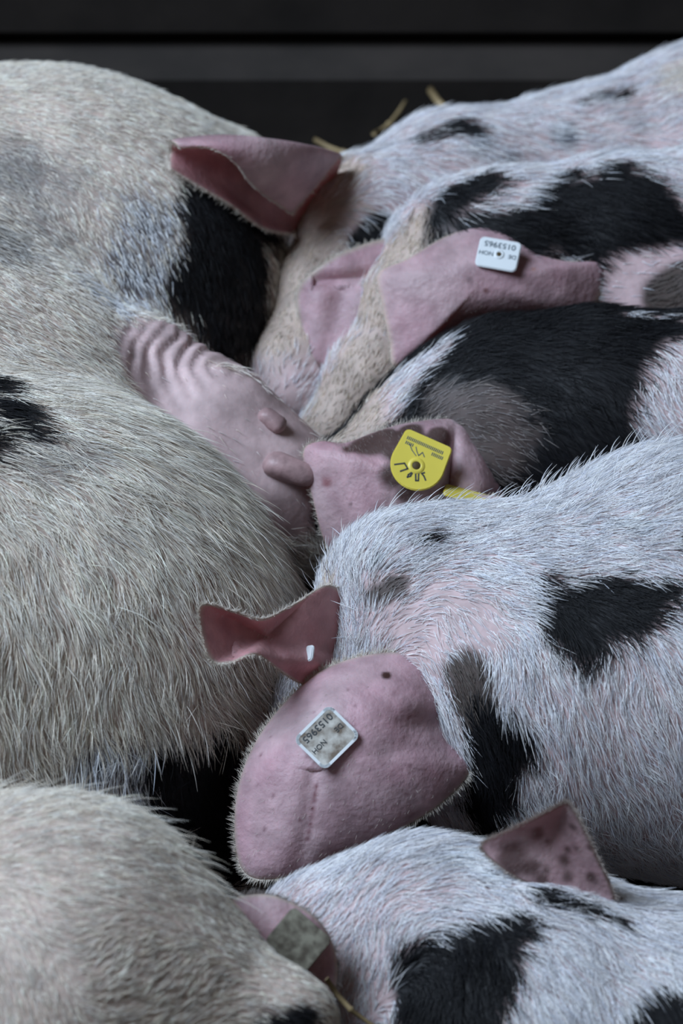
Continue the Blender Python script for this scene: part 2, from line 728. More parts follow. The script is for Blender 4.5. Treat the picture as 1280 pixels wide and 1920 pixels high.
class Ear:
    def finish(self, root, mid, F, prof, rim_idx, thick, base, spots, back=None, rimcol=(.60, .52, .44), rimw=.88, seed=0):
        """mid surface -> closed flap with rounded rim"""
        F = np.array(F)
        N = vnormals(mid, F)
        if (N[:, 2] > 0).mean() > .5:      # face the viewer's side (toward -depth)
            N = -N
            F = F[:, ::-1]
        n = len(mid)
        front = mid + N * (thick * prof)[:, None]
        rear = mid - N * (thick * prof)[:, None]
        V = np.concatenate([front, rear])
        self.front, self.N, self.rim, self.F = front, N, rim_idx, F
        Fa = [tuple(f) for f in F] + [tuple(int(i) + n for i in f[::-1]) for f in F]
        rl = list(rim_idx)
        closed = getattr(self, 'closed', True)
        rng_ = range(len(rl)) if closed else range(len(rl) - 1)
        for i in rng_:
            a, b = rl[i], rl[(i + 1) % len(rl)]
            Fa.append((a, b, b + n, a + n))
        self.bvh = BVHTree.FromPolygons([tuple(v) for v in front], [tuple(int(i) for i in q) for q in F])
        sp = []
        for (px, py, r, colr, soft) in spots:
            hh = self.hit(px, py)
            if hh is None:
                print('ear spot miss', root.name, px, py)
                continue
            sp.append((hh[0], r * kk(hh[0][2]), colr, soft))
        c1 = paint_skin(front, base, sp, seed)
        c2 = paint_skin(rear, back or base, [], seed + 1)
        rm = smooth01((self.rr - rimw) / (1 - rimw))[:, None]
        c1 = c1 * (1 - rm) + np.array(rimcol) * rm
        c2 = c2 * (1 - rm) + np.array(rimcol) * rm
        me = mesh_obj('ear', o2w(V), Fa, M_EAR, root, colors=np.concatenate([c1, c2]))
        bm_ = bmesh.new()
        bm_.from_mesh(me.data)
        bmesh.ops.recalc_face_normals(bm_, faces=bm_.faces)
        bm_.to_mesh(me.data)
        bm_.free()
        self.obj = me
        return self

    hit = Animal.hit

    def fuzz(self, animal, rim_n, surf_n, L, colr=(.74, .68, .60), rad=.7, surf_col=None, seg=None, surfL=.6, flowdir=None):
        rim = self.front[self.rim]
        ctr = rim.mean(0)
        m = int(rim_n * 2.2)
        i = rng.integers(0, len(rim), m)
        j = (i + 1) % len(rim)
        t = rng.random((m, 1))
        P = rim[i] * (1 - t) + rim[j] * t
        n = self.N[self.rim][i]
        out = P - ctr
        tang = rim[j] - rim[i]
        tang /= np.maximum(np.linalg.norm(tang, axis=1, keepdims=True), 1e-6)
        out = out - tang * (out * tang).sum(1, keepdims=True)
        out /= np.maximum(np.linalg.norm(out, axis=1, keepdims=True), 1e-6)
        d = out + tang * .5 + n * rng.uniform(-.5, .7, (m, 1)) + rng.normal(0, .25, (m, 3))
        d /= np.linalg.norm(d, axis=1, keepdims=True)
        self._emit(animal, P - d * 3, d, n, L * rng.uniform(.35, 1.1, (m, 1)), rad * .6, colr)
        if surf_n:
            k = rng.integers(0, len(self.F), surf_n)
            A, B, C, D = (self.front[self.F[k, q]] for q in range(4))
            u, v = rng.random((2, surf_n, 1))
            P = (A * (1 - u) + B * u) * (1 - v) + (D * (1 - u) + C * u) * v
            n = self.N[self.F[k, 0]]
            fd = np.array(flowdir if flowdir else (-.7, .7, 0.0))
            d = fd + n * .35 + rng.normal(0, .3, (surf_n, 3))
            d /= np.linalg.norm(d, axis=1, keepdims=True)
            self._emit(animal, P - n, d, n, L * surfL, rad * .32, surf_col or colr)

    def _emit(self, animal, P, d, n, L, rad, colr):
        m = len(P)
        ll = L * rng.uniform(.5, 1.3, (m, 1))
        pts = np.stack([P + d * ll * t for t in (0, .33, .66, 1)], 1)
        animal.add(pts, rad * rng.uniform(.7, 1.2, m), np.array(colr)[None] * (1 + rng.normal(0, .12, (m, 1))))


class Pad(Ear):
    """flap with a free outline: outline points carry their own depth"""
    def __init__(self, root, outline, centre, bulge, thick, base, spots=(), fold=None, **kw):
        O = catmull([oc(*p) for p in outline], 22)
        C = oc(*centre)
        R = 44
        n = len(O)
        rings = [C + (O - C) * 0]
        mid = [C[None]]
        prof = [np.ones(1)]
        rr = [np.zeros(1)]
        fr = 1 - (1 - np.arange(1, R + 1) / R) ** 1.35
        for r in fr:
            P = C + (O - C) * r
            P[:, 2] = C[2] * (1 - r ** 2) + O[:, 2] * r ** 2 + bulge * (1 - r ** 2.4)
            mid.append(P)
            prof.append(np.full(n, math.sqrt(max(0.0, 1 - r ** 6)) * .85 + .15))
            rr.append(np.full(n, r))
        mid = np.concatenate(mid)
        mid[0, 2] = C[2] + bulge
        prof = np.concatenate(prof)
        self.rr = np.concatenate(rr)
        if fold:
            px, py = o2px(mid)
            mid[:, 2] += fold(px, py) * (1 - self.rr ** 4)
        mid[:, 2] += fbm(mid, 90) * 4
        F = []
        for i in range(n):
            j = (i + 1) % n
            if i % 2 == 0:
                F.append((0, 1 + i, 1 + j, 1 + (i + 2) % n))
            for q in range(R - 1):
                a = 1 + q * n
                F.append((a + i, a + n + i, a + n + j, a + j))
        rim = list(range(1 + (R - 1) * n, 1 + R * n))
        self.finish(root, mid, F, prof, rim, thick, base, list(spots), **kw)


class Sheet(Ear):
    """flap from a control grid (rows across, columns along), for rolled ears"""
    def __init__(self, root, grid, thick, base, spots=(), **kw):
        G = np.array([[oc(*p) for p in row] for row in grid])
        rows = np.stack([catmull(r, 10, False) for r in G])
        full = np.stack([catmull(rows[:, i], 10, False) for i in range(rows.shape[1])], 1)
        a, b = full.shape[:2]
        mid = full.reshape(-1, 3)
        u = np.linspace(-1, 1, a)[:, None]
        v = np.linspace(-1, 1, b)[None, :]
        r = np.maximum(np.abs(u), np.abs(v))
        self.rr = r.reshape(-1)
        prof = np.sqrt(np.clip(1 - self.rr ** 8, 0, 1)) * .85 + .15
        F = [(i * b + j, i * b + j + 1, (i + 1) * b + j + 1, (i + 1) * b + j) for i in range(a - 1) for j in range(b - 1)]
        rim = [j for j in range(b)] + [i * b + b - 1 for i in range(1, a)] + [(a - 1) * b + j for j in range(b - 2, -1, -1)] + [i * b for i in range(a - 2, 0, -1)]
        self.finish(root, mid, F, prof, rim, thick, base, list(spots), **kw)


# ------------------------------------------------------------------ ear tags
def tag_frame(ear, px, py, ang, lift=7, tilt=None):
    loc, nor = ear.hit(px, py)
    n = np.array(tilt, float) if tilt else nor
    if n[2] > 0:
        n = -n
    n = n / np.linalg.norm(n)
    a = math.radians(ang)
    x = np.array([math.cos(a), math.sin(a), 0])       # text direction in the picture (y down)
    x = x - n * (x @ n)
    x /= np.linalg.norm(x)
    y = np.cross(n, x)                                 # text up
    up_img = np.array([math.sin(a), -math.cos(a), 0])
    if y @ up_img < 0:
        y = -y
    return loc + n * lift, x, y, n


def outline_plate(name, pts, thick, frame, mat, parent, hole=None):
    c, x, y, n = frame
    bm_ = bmesh.new()
    fv = [bm_.verts.new((p[0], p[1], 0)) for p in pts]
    f = bm_.faces.new(fv)
    r = bmesh.ops.extrude_face_region(bm_, geom=[f])
    for v in r['geom']:
        if isinstance(v, bmesh.types.BMVert):
            v.co.z += thick
    bmesh.ops.recalc_face_normals(bm_, faces=bm_.faces)
    ed = [e for e in bm_.edges if abs(e.verts[0].co.z - e.verts[1].co.z) < 1e-6]
    bmesh.ops.bevel(bm_, geom=ed, offset=thick * .3, segments=2, affect='EDGES')
    for v in bm_.verts:
        v.co = Vector(o2w(c + x * v.co.x + y * v.co.y + n * v.co.z)[0])
    bmesh.ops.recalc_face_normals(bm_, faces=bm_.faces)
    return bm_obj(name, bm_, mat, parent)


def rrect(wd, hg, r, n=6):
    pts = []
    for cx, cy, a0 in ((wd / 2 - r, hg / 2 - r, 0), (-wd / 2 + r, hg / 2 - r, 90), (-wd / 2 + r, -hg / 2 + r, 180), (wd / 2 - r, -hg / 2 + r, 270)):
        for i in range(n + 1):
            a = math.radians(a0 + 90 * i / n)
            pts.append((cx + r * math.cos(a), cy + r * math.sin(a)))
    return pts


def lathe_on(name, frame, cx, cy, prof, mat, parent, seg=20):
    c, x, y, n = frame
    V, F = [], []
    for (r, z_) in prof:
        for k in range(seg):
            a = 2 * math.pi * k / seg
            V.append(c + x * (cx + r * math.cos(a)) + y * (cy + r * math.sin(a)) + n * z_)
    for i in range(len(prof) - 1):
        for k in range(seg):
            F.append((i * seg + k, i * seg + (k + 1) % seg, (i + 1) * seg + (k + 1) % seg, (i + 1) * seg + k))
    F.append(tuple(range((len(prof) - 1) * seg, len(prof) * seg)))
    return mesh_obj(name, o2w(np.array(V)), F, mat, parent)


def lettering(lines, frame, mat, parent, z0):
    """lines: (text, x, y, size, align) in tag units -> one raised print mesh"""
    c, x, y, n = frame
    V, F = [], []
    for text, tx, ty, size, sx in lines:
        cu = bpy.data.curves.new('print', 'FONT')
        cu.body = text
        cu.size = size
        cu.align_x = 'CENTER'
        cu.align_y = 'CENTER'
        cu.extrude = .4
        cu.offset = size * .012
        ob = bpy.data.objects.new('print', cu)
        COL.objects.link(ob)
        bpy.context.view_layer.update()
        dg = bpy.context.evaluated_depsgraph_get()
        me = ob.evaluated_get(dg).to_mesh()
        n0 = len(V)
        for v in me.vertices:
            V.append(c + x * (tx + v.co.x * sx) + y * (ty + v.co.y) + n * (z0 + v.co.z))
        for p in me.polygons:
            F.append(tuple(i + n0 for i in p.vertices))
        bpy.data.objects.remove(ob)
        bpy.data.curves.remove(cu)
    return mesh_obj('lettering', o2w(np.array(V)), F, mat, parent, smooth=False)


def strokes(lines, frame, mat, parent, z0, wd, name='lettering'):
    c, x, y, n = frame
    V, F = [], []
    for ln in lines:
        ln = [np.array(p, float) for p in ln]
        for a, b in zip(ln[:-1], ln[1:]):
            d = (b - a) / max(np.linalg.norm(b - a), 1e-6)
            s_ = np.array([-d[1], d[0]]) * wd / 2
            a2, b2 = a - d * wd * .4, b + d * wd * .4
            n0 = len(V)
            for zz in (z0 - .3, z0 + .4):
                for q in (a2 - s_, b2 - s_, b2 + s_, a2 + s_):
                    V.append(c + x * q[0] + y * q[1] + n * zz)
            for f in ((0, 1, 2, 3), (4, 5, 6, 7), (0, 1, 5, 4), (1, 2, 6, 5), (2, 3, 7, 6), (3, 0, 4, 7)):
                F.append(tuple(i + n0 for i in f))
    return mesh_obj(name, o2w(np.array(V)), F, mat, parent, smooth=False)


# =================================================================== SOW
sow = thing('sow', 'large cream and black sow lying on her side, nursing the spotted piglets', 'pig')
SOW = [
    # shoulder / far trunk
    [(-420, 740, 1100, 620), (80, 615, 1130, 475), (320, 525, 1330, 310)],
    # mid trunk
    [(-320, 920, 720, 620), (-90, 900, 640, 460)],
    # flank hump
    [(-260, 1285, 240, 640), (20, 1255, 240, 550)],
    # lower belly between
    [(40, 760, 900, 330), (170, 740, 900, 190)],
    # udder roll
    [(285, 700, 560, 98), (400, 805, 520, 112), (500, 905, 520, 112), (560, 985, 540, 90)],
    # rear udder
    [(430, 1215, 330, 150), (490, 1280, 330, 100)],
    # groin
    [(140, 1480, 200, 300), (300, 1560, 220, 200)],
    # hind leg
    [(-260, 1870, -420, 420), (90, 1860, -700, 350), (530, 1918, -800, 78)],
    [(530, 1918, -800, 78), (480, 2160, -740, 66), (460, 2480, -620, 62)],
]
UD_C = oc(395, 760, 300)


def sow_wrinkles(P):
    # skin folds on the first udder half: rings about the teat side, fading out
    a = oc(420, 690, 480)
    v = P - a
    r = np.sqrt(v[:, 0] ** 2 + (v[:, 1] * 1.05) ** 2)
    c0 = oc(330, 665, 480)
    m = np.exp(-(((P[:, 0] - c0[0]) / 105) ** 2 + ((P[:, 1] - c0[1]) / 70) ** 2 + ((P[:, 2] - c0[2]) / 260) ** 2))
    wob = vnoise(P.astype(np.float64), 45).astype(np.float32)
    return (-5.5 * np.sin(r / 4.9 + wob * 2.2) * m).astype(np.float32)


sow_patches = [
    ('dusky', [(30, 320, 70), (70, 400, 60), (10, 450, 75), (120, 350, 35), (120, 440, 30)], 50, 50),
    ('grey', [(290, 430, 60), (280, 520, 60), (230, 470, 40), (200, 560, 30)], 70, 60),
    ('black', [(430, 480, 120), (400, 400, 90), (440, 580, 105), (360, 540, 60), (480, 380, 90), (500, 640, 60), (440, 640, 60), (400, 600, 50)], 30, 25),
    ('black', [(-20, 720, 50), (20, 770, 60), (60, 810, 30), (-30, 830, 45)], 26, 26),
    ('dusky', [(150, 850, 24), (80, 870, 34)], 50, 40),
    ('grey', [(180, 1440, 55), (260, 1450, 60)], 40, 30),
    ('black', [(390, 1460, 95), (400, 1560, 110), (330, 1500, 70), (440, 1600, 90), (300, 1440, 45)], 24, 22),
    ('black', [(575, 1908, 26), (540, 1918, 22), (500, 1930, 30)], 12, 10),
    ('udder', [(285, 680, 92), (380, 760, 105), (470, 850, 110), (540, 930, 90), (330, 640, 75), (450, 740, 70), (520, 800, 80), (560, 880, 80), (430, 690, 600, 110), (500, 760, 600, 120), (570, 850, 600, 130), (600, 940, 600, 120)], 22, 14),
]
sow_flow = [
    (30, 150, .8, .6), (200, 180, .8, .55), (400, 240, .7, .7), (100, 300, .6, .7), (40, 420, .5, .8), (250, 420, .3, .9), (250, 560, .1, 1),
    (80, 560, .5, .8), (100, 680, .8, .5), (30, 780, 1, .45), (200, 780, .85, .5), (330, 880, .8, .6), (440, 980, .75, .65), (540, 1060, .7, .75),
    (120, 920, .5, .85), (300, 1000, .35, .95), (420, 1080, .4, .9), (60, 1100, -.05, 1), (250, 1150, .08, 1), (400, 1250, .35, .95),
    (100, 1300, .0, 1), (250, 1380, .1, 1), (150, 1440, .1, 1), (480, 1320, .8, .5), (380, 1480, .4, .9), (430, 400, .2, 1), (420, 560, .1, 1),
    (60, 1550, .8, .2), (250, 1620, .8, -.05), (400, 1720, .7, .2), (520, 1820, .6, .3), (200, 1800, .6, -.5), (350, 1850, .6, -.5), (80, 1850, .3, .8), (560, 1880, .8, .2),
]
SW = Animal(sow, SOW, 75, 9, 'cream', sow_patches, sow_flow, extra=sow_wrinkles, noise=5)


def sow_paint(P, c):
    # uneven dirt over the whole coat
    return c * (1 + .12 * fbm(P + 300, 40))[:, None]


SW.body('body', sow_paint)


def sow_len(P):
    px, py = o2px(P)
    return .55 + .45 * smooth01((py - 560) / 240) - .58 * smooth01((py + px * -.3 - 1440) / 60) * (P[:, 2] < -120)


SW.grow(190000, 50, .54, lift=.26, rand=.20, clump=.34, lenf=sow_len)
SW.grow(10000, 72, .62, lift=.5, rand=.26, clump=.35, mask=lambda P: (o2px(P)[1] > 800) & (o2px(P)[1] < 1680))
SW.fur()


def teat(p0, p1, r0, r1, parent, mat):
    a, b = oc(*p0), oc(*p1)
    ax = b - a
    L = np.linalg.norm(ax)
    ax /= L
    s1 = np.cross(ax, [0, 0, 1.0])
    s1 /= np.linalg.norm(s1)
    s2 = np.cross(ax, s1)
    V, F = [], []
    prof = [(0, .15), (.03, .5), (.10, .85), (.22, 1.0), (.4, 1.03), (.6, 1.0), (.78, .95), (.9, .78), (.97, .5), (1.0, .15)]
    seg = 18
    for t, q in prof:
        r = (r0 * (1 - t) + r1 * t) * q
        bend = s1 * math.sin(t * 2.0) * L * .06
        for k in range(seg):
            an = 2 * math.pi * k / seg
            wob = 1 + .05 * math.sin(3 * an + 9 * t)
            V.append(a + ax * L * t + bend + (s1 * math.cos(an) + s2 * math.sin(an)) * r * wob)
    for i in range(len(prof) - 1):
        for k in range(seg):
            F.append((i * seg + k, i * seg + (k + 1) % seg, (i + 1) * seg + (k + 1) % seg, (i + 1) * seg + k))
    F.append(tuple(range(len(V) - seg, len(V))))
    return mesh_obj('teat', o2w(np.array(V)), F, mat, parent)


h1 = SW.hit(520, 880)[0][2]
teat((494, 864, h1 - 6), (590, 906, h1 - 14), 27, 24, sow, M_TEAT)
h2 = SW.hit(505, 790)[0][2]
teat((486, 772, h2 + 2), (530, 808, h2 - 6), 17, 20, sow, M_TEAT)

# =================================================================== PIGLETS
PIG_GROUP = 'piglets nursing side by side at the sow'
PINK = (.66, .44, .47)
PINKD = (.52, .32, .36)
RED = (.62, .16, .15)
DIRT = (.16, .10, .09)


def piglet(label):
    return thing('piglet', label, 'pig', PIG_GROUP)


# ---- piglet A: farthest, mostly white with grey-black smudges on the back
pA = piglet('mostly white piglet with dark smudges on its back, suckling beside the dark back wall')
A = Animal(pA, [
    [(500, 765, 860, 60), (545, 700, 880, 88), (625, 570, 970, 110), (695, 450, 1105, 148), (860, 400, 1275, 184), (1100, 378, 1400, 205), (1345, 352, 1490, 264), (1560, 340, 1520, 230)],
    [(565, 745, 850, 60)],
    [(860, 600, 1330, 60), (850, 900, 1200, 42), (850, 1010, 1240, 38)],
    [(960, 560, 1500, 60), (960, 780, 1500, 42), (960, 860, 1530, 38)],
    [(1520, 560, 1420, 90), (1540, 800, 1350, 48), (1530, 930, 1400, 42)],
    [(1560, 500, 1600, 90), (1560, 720, 1620, 48), (1560, 800, 1640, 42)],
], 50, 9, 'white', [
    ('face', [(560, 480, 90), (540, 580, 90), (600, 400, 60), (500, 680, 80), (640, 320, 40)], 40, 20),
    ('thin', [(560, 740, 70), (470, 720, 45)], 30, 12),
    ('black', [(860, 235, 26), (890, 245, 26), (820, 250, 20), (780, 262, 18)], 16, 18),
    ('grey', [(900, 270, 30), (1060, 250, 30), (960, 300, 20)], 20, 20),
    ('black', [(1130, 180, 16), (1160, 182, 14), (1090, 190, 14)], 14, 12),
    ('black', [(690, 445, 30), (720, 425, 30), (670, 460, 18)], 9, 8),
    ('cream', [(1270, 140, 45)], 40, 20),
], [(560, 480, .5, -.8), (540, 650, .3, -.9), (500, 740, .2, -.9), (650, 330, .6, -.5), (720, 380, .6, .6), (800, 310, .9, .3), (900, 250, 1, .1), (1000, 300, 1, .25), (1150, 200, 1, -.15), (1250, 260, 1, .2), (700, 460, .3, .9)])
A.body()
A.grow(36000, 46, .6, lift=.2)
e = Sheet(pA, [
    [(336, 277, 650), (395, 279, 647), (440, 306, 678), (476, 352, 750), (545, 402, 890)],
    [(326, 268, 655), (400, 268, 655), (462, 284, 672), (530, 318, 738), (590, 352, 890)],
    [(316, 266, 700), (410, 258, 705), (500, 264, 730), (575, 276, 810), (640, 292, 950)],
    [(320, 275, 770), (410, 275, 815), (490, 300, 870), (560, 330, 940), (620, 350, 1030)],
    [(316, 300, 770), (390, 330, 825), (450, 370, 870), (510, 410, 930), (560, 425, 1010)],
    [(318, 318, 730), (370, 350, 755), (430, 385, 790), (490, 428, 850), (545, 440, 940)],
], 6, (.62, .34, .35), back=(.62, .43, .46), rimw=.93)
e.fuzz(A, 700, 400, 16)
e = Pad(pA, [(562, 610, 820), (558, 545, 820), (592, 505, 810), (650, 470, 820), (735, 450, 860), (790, 500, 870), (760, 600, 850), (690, 690, 820), (610, 728, 795), (578, 690, 795)],
        (660, 590, 810), -25, 6, (.62, .42, .46),
        spots=[(587, 688, 14, (.12, .06, .05), 9)],
        fold=lambda x, y: 26 * np.exp(-((y - 522 + (x - 660) * .06) / 16) ** 2) * (x > 585) - 9 * np.sin((x - 560 - (y - 600) * -.2) / 15.) * (y > 540))
e.fuzz(A, 500, 500, 12)
A.fur()

# ---- piglet B: black saddle, tagged pink ear
pB = piglet('piglet with a black back and a glossy pink ear wearing a clean white tag')
B = Animal(pB, [
    [(596, 838, 760, 46), (690, 710, 800, 74), (765, 590, 840, 98), (880, 500, 900, 155), (960, 515, 920, 190), (1150, 500, 960, 202), (1400, 495, 1020, 228), (1600, 500, 1040, 200)],
    [(562, 850, 735, 26), (600, 835, 750, 44)],
    [(1225, 565, 820, 98), (1330, 570, 820, 115)],
    [(1000, 730, 960, 60), (980, 1000, 820, 42), (980, 1120, 860, 38)],
    [(1080, 700, 1120, 60), (1060, 900, 1090, 42), (1060, 980, 1120, 38)],
    [(1560, 720, 1000, 90), (1560, 980, 920, 48), (1550, 1120, 960, 42)],
    [(1600, 640, 1200, 80), (1600, 840, 1200, 48), (1600, 930, 1220, 42)],
], 45, 8, 'white', [
    ('face', [(760, 480, 70), (720, 560, 70), (690, 680, 70), (640, 760, 70), (590, 830, 50), (790, 420, 40)], 26, 14),
    ('black', [(850, 370, 45), (900, 345, 40), (820, 410, 30), (830, 460, 30)], 18, 16),
    ('black', [(1080, 400, 90), (1180, 390, 90), (1150, 460, 80), (1230, 440, 70), (980, 440, 60), (900, 440, 45), (1060, 330, 30), (1150, 320, 35)], 18, 22),
    ('pink', [(1170, 530, 60), (1150, 580, 45), (1220, 490, 30), (1270, 475, 22)], 10, 8),
    ('brown', [(1250, 560, 48), (1300, 530, 50), (1290, 580, 45)], 12, 14),
], [(700, 640, .3, -.9), (620, 790, .5, -.8), (760, 480, .5, -.8), (840, 380, .4, .4), (900, 360, .9, .3), (1000, 350, 1, .2), (1100, 400, .95, .35), (1250, 330, 1, .25), (1200, 450, .9, .4), (1250, 560, .9, -.2), (800, 440, .1, 1)])
B.body()
B.grow(34000, 46, .58, lift=.2)
eB = Pad(pB, [(709, 514, 720), (760, 488, 715), (830, 447, 730), (900, 424, 740), (960, 440, 730), (1010, 476, 715), (1070, 492, 715), (1140, 496, 740), (1130, 540, 735), (1095, 588, 730), (1000, 592, 720), (900, 598, 710), (815, 632, 700), (742, 686, 690), (730, 640, 690), (716, 570, 700)],
         (900, 530, 700), -42, 7, (.62, .43, .46), spots=[(880, 525, 6, (.3, .2, .22), 5), (910, 545, 4, (.3, .15, .15), 4), (1000, 505, 5, (.4, .22, .2), 4)],
         rimcol=(.70, .56, .48), rimw=.93)
eB.fuzz(B, 500, 260, 11)
fr = tag_frame(eB, 934, 482, 193, 9, tilt=(-.05, -.42, -1))
tg = outline_plate('ear_tag', rrect(84, 66, 10), 6, fr, M_TAG_W, pB)
tg['label'] = 'clean white square ear tag with printed number'
lettering([('0153965', 0, -19, 16.5, 1.12), ('DE', -29, 2, 12.5, 1.05), ('NOH', 24, 2, 12.5, 1.05)], fr, M_INK, tg, 6.2)
lathe_on('tag_stud', fr, -2, 1, [(11, 5.8), (10, 7.4), (7, 8), (5.2, 8), (4.8, 6.4)], M_TAG_W, tg)
lathe_on('stud_hole', fr, -2, 1, [(5.2, 6.0), (5.0, 7.0)], M_HOLE, tg)
B.fur()

# ---- piglet C: black with white blaze, yellow tag
pC = piglet('black piglet with a white blaze and a yellow tag in its ear')
C = Animal(pC, [
    [(598, 965, 480, 44), (660, 895, 500, 68), (765, 826, 540, 98), (870, 806, 590, 156), (960, 796, 610, 192), (1110, 800, 620, 215), (1400, 830, 640, 248), (1600, 850, 640, 210)],
    [(900, 880, 500, 90)],
    [(980, 1020, 700, 60), (960, 1290, 560, 42), (960, 1420, 600, 38)],
    [(1060, 980, 860, 60), (1050, 1190, 830, 42), (1050, 1280, 860, 38)],
    [(1560, 1050, 700, 90), (1560, 1300, 620, 48), (1550, 1440, 660, 42)],
    [(1620, 960, 860, 80), (1620, 1180, 880, 48), (1620, 1270, 900, 42)],
], 45, 8, 'black', [
    ('white', [(750, 710, 45), (790, 680, 32), (720, 750, 45), (830, 645, 22)], 14, 14),
    ('face', [(680, 790, 50), (640, 860, 60), (700, 740, 24)], 18, 10),
    ('brownthin', [(900, 780, 65), (940, 830, 60), (850, 770, 40), (830, 760, 30)], 26, 20),
    ('white', [(1290, 680, 65), (1250, 740, 50), (1230, 790, 40), (1300, 780, 60)], 18, 16),
    ('white', [(1180, 590, 14), (1240, 592, 16), (1290, 600, 18)], 8, 8),
], [(700, 760, .6, -.7), (760, 700, .7, -.6), (800, 670, .9, -.3), (860, 640, .95, .2), (980, 600, 1, .15), (1060, 640, .9, .35), (1100, 750, .7, .6), (1230, 720, .5, .9), (950, 760, .8, .3), (1000, 850, .7, .6), (1200, 600, 1, .15)])
C.body()
C.grow(34000, 44, .55, lift=.2)
BR = (.10, .072, .066)
eC = Pad(pC, [(569, 850, 380), (598, 829, 380), (645, 832, 385), (700, 812, 400), (765, 794, 410), (855, 788, 420), (893, 826, 425), (928, 885, 430), (947, 935, 440), (890, 985, 400), (800, 1010, 390), (720, 1030, 380), (650, 1030, 375), (612, 1020, 375), (588, 940, 375)],
         (750, 900, 360), -40, 7, (.62, .43, .46),
         spots=[(700, 830, 38, BR, 10), (760, 835, 50, BR, 10), (800, 845, 42, BR, 8), (826, 818, 28, BR, 6), (720, 818, 30, BR, 8), (770, 808, 26, BR, 6), (670, 838, 18, BR, 10), (735, 890, 26, BR, 10), (760, 925, 16, BR, 8), (650, 842, 12, BR, 8),
                (612, 905, 10, (.42, .20, .22), 9), (657, 946, 3, (.1, .06, .06), 3), (872, 822, 20, (.62, .43, .46), 5), (890, 860, 34, (.62, .43, .46), 6), (905, 900, 38, (.62, .43, .46), 8), (870, 920, 36, (.62, .43, .46), 8), (930, 898, 13, (.62, .43, .46), 8), (940, 928, 13, (.62, .43, .46), 8)],
         fold=lambda x, y: 26 * np.exp(-((x - 852 + (y - 790) * .10) / 13.) ** 2) - 46 * smooth01((x - 856 + (y - 790) * .10) / 70.), rimcol=(.62, .46, .42), rimw=.975)
eC.fuzz(C, 700, 900, 15, surf_col=(.62, .56, .52), flowdir=(-.5, -.6, 0), rad=.6)
fr = tag_frame(eC, 782, 872, 205, 11, tilt=(.05, -.28, -1))
# local axes: x along the top print line (rotated about half a turn), y toward the round end
half = 46
ty = [(-half, -44), (half, -44)]
pts = []
TS = 1.13
for cx, cy, r, a0, a1 in ((-36, -40, 9, 180, 270), (34, -40, 9, 270, 360)):
    for i in range(5):
        a = math.radians(a0 + (a1 - a0) * i / 4)
        pts.append((cx + r * math.cos(a), cy + r * math.sin(a)))
for i in range(19):
    a = math.radians(0 + 180 * i / 18)
    pts.append((-1 + 47 * math.cos(a), 2 + 47 * math.sin(a)))
pts = [(p[0] * TS, p[1] * TS) for p in pts]
fr = (fr[0], fr[1], fr[2], fr[3])
tg = outline_plate('ear_tag', pts, 6, fr, M_TAG_Y, pC)
fr = (fr[0], fr[1] * TS, fr[2] * TS, fr[3])
tg['label'] = 'yellow round-ended ear tag with black handwriting'
# the marks as seen on the tag: [x right along print, y up] with print upside down in the picture
def on_tag(dx, dy):
    a_ = math.radians(205)
    return ((dx * math.cos(a_) + dy * math.sin(a_)) / TS, (dx * math.sin(a_) - dy * math.cos(a_)) / TS + 6)


strokes([[on_tag(*p) for p in ln] for ln in (
    [(-42, -2.5), (-23, -5), (-17, 6), (-31, 11)],
    [(-6, 11), (-16, 18), (-18, 23), (-12, 21), (-7, 12)],
    [(-2, 14), (4, 14), (3, 30), (-2, 30), (-2, 14)],
    [(15, 14), (10, 16), (14, 21), (17, 29)],
)], fr, M_INK_D, tg, 6.2, 2.6)
strokes([[(34 - i * 3.1, -36), (34 - i * 3.1, -31)] for i in range(22)] + [[(33 - i * 3.1, -27), (33 - i * 3.1, -22.5)] for i in range(5)] + [[(-16 - i * 3.1, -27), (-16 - i * 3.1, -22)] for i in range(7)]
        + [[(14, -24), (10, -18), (4, -12), (0, -20), (-6, -14)], [(26, -24), (18, -16), (8, -10)]], fr, M_INK, tg, 6.2, 1.4, 'fine_print')
lathe_on('tag_stud', fr, 0, 6, [(15, 5.8), (14, 7.2), (10, 8), (7.8, 8), (7, 6.4)], M_TAG_Y, tg)
lathe_on('stud_hole', fr, 0, 6, [(8, 6.0), (7.4, 7.1)], M_HOLE, tg)
# second ear, seen almost edge-on behind the next piglet's neck
eC2 = Pad(pC, [(824, 927, 330), (870, 927, 325), (930, 930, 325), (985, 949, 335), (1010, 987, 380), (930, 1002, 360), (850, 977, 350)], (920, 959, 335), -10, 6, (.62, .43, .46))
eC2.fuzz(C, 200, 60, 10)
fr = tag_frame(eC2, 872, 941, 18, 10, tilt=(.25, -.95, -.35))
tg = outline_plate('ear_tag', rrect(92, 60, 9), 6, fr, M_TAG_Y, pC)
tg['label'] = 'yellow ear tag seen edge-on'
C.fur()

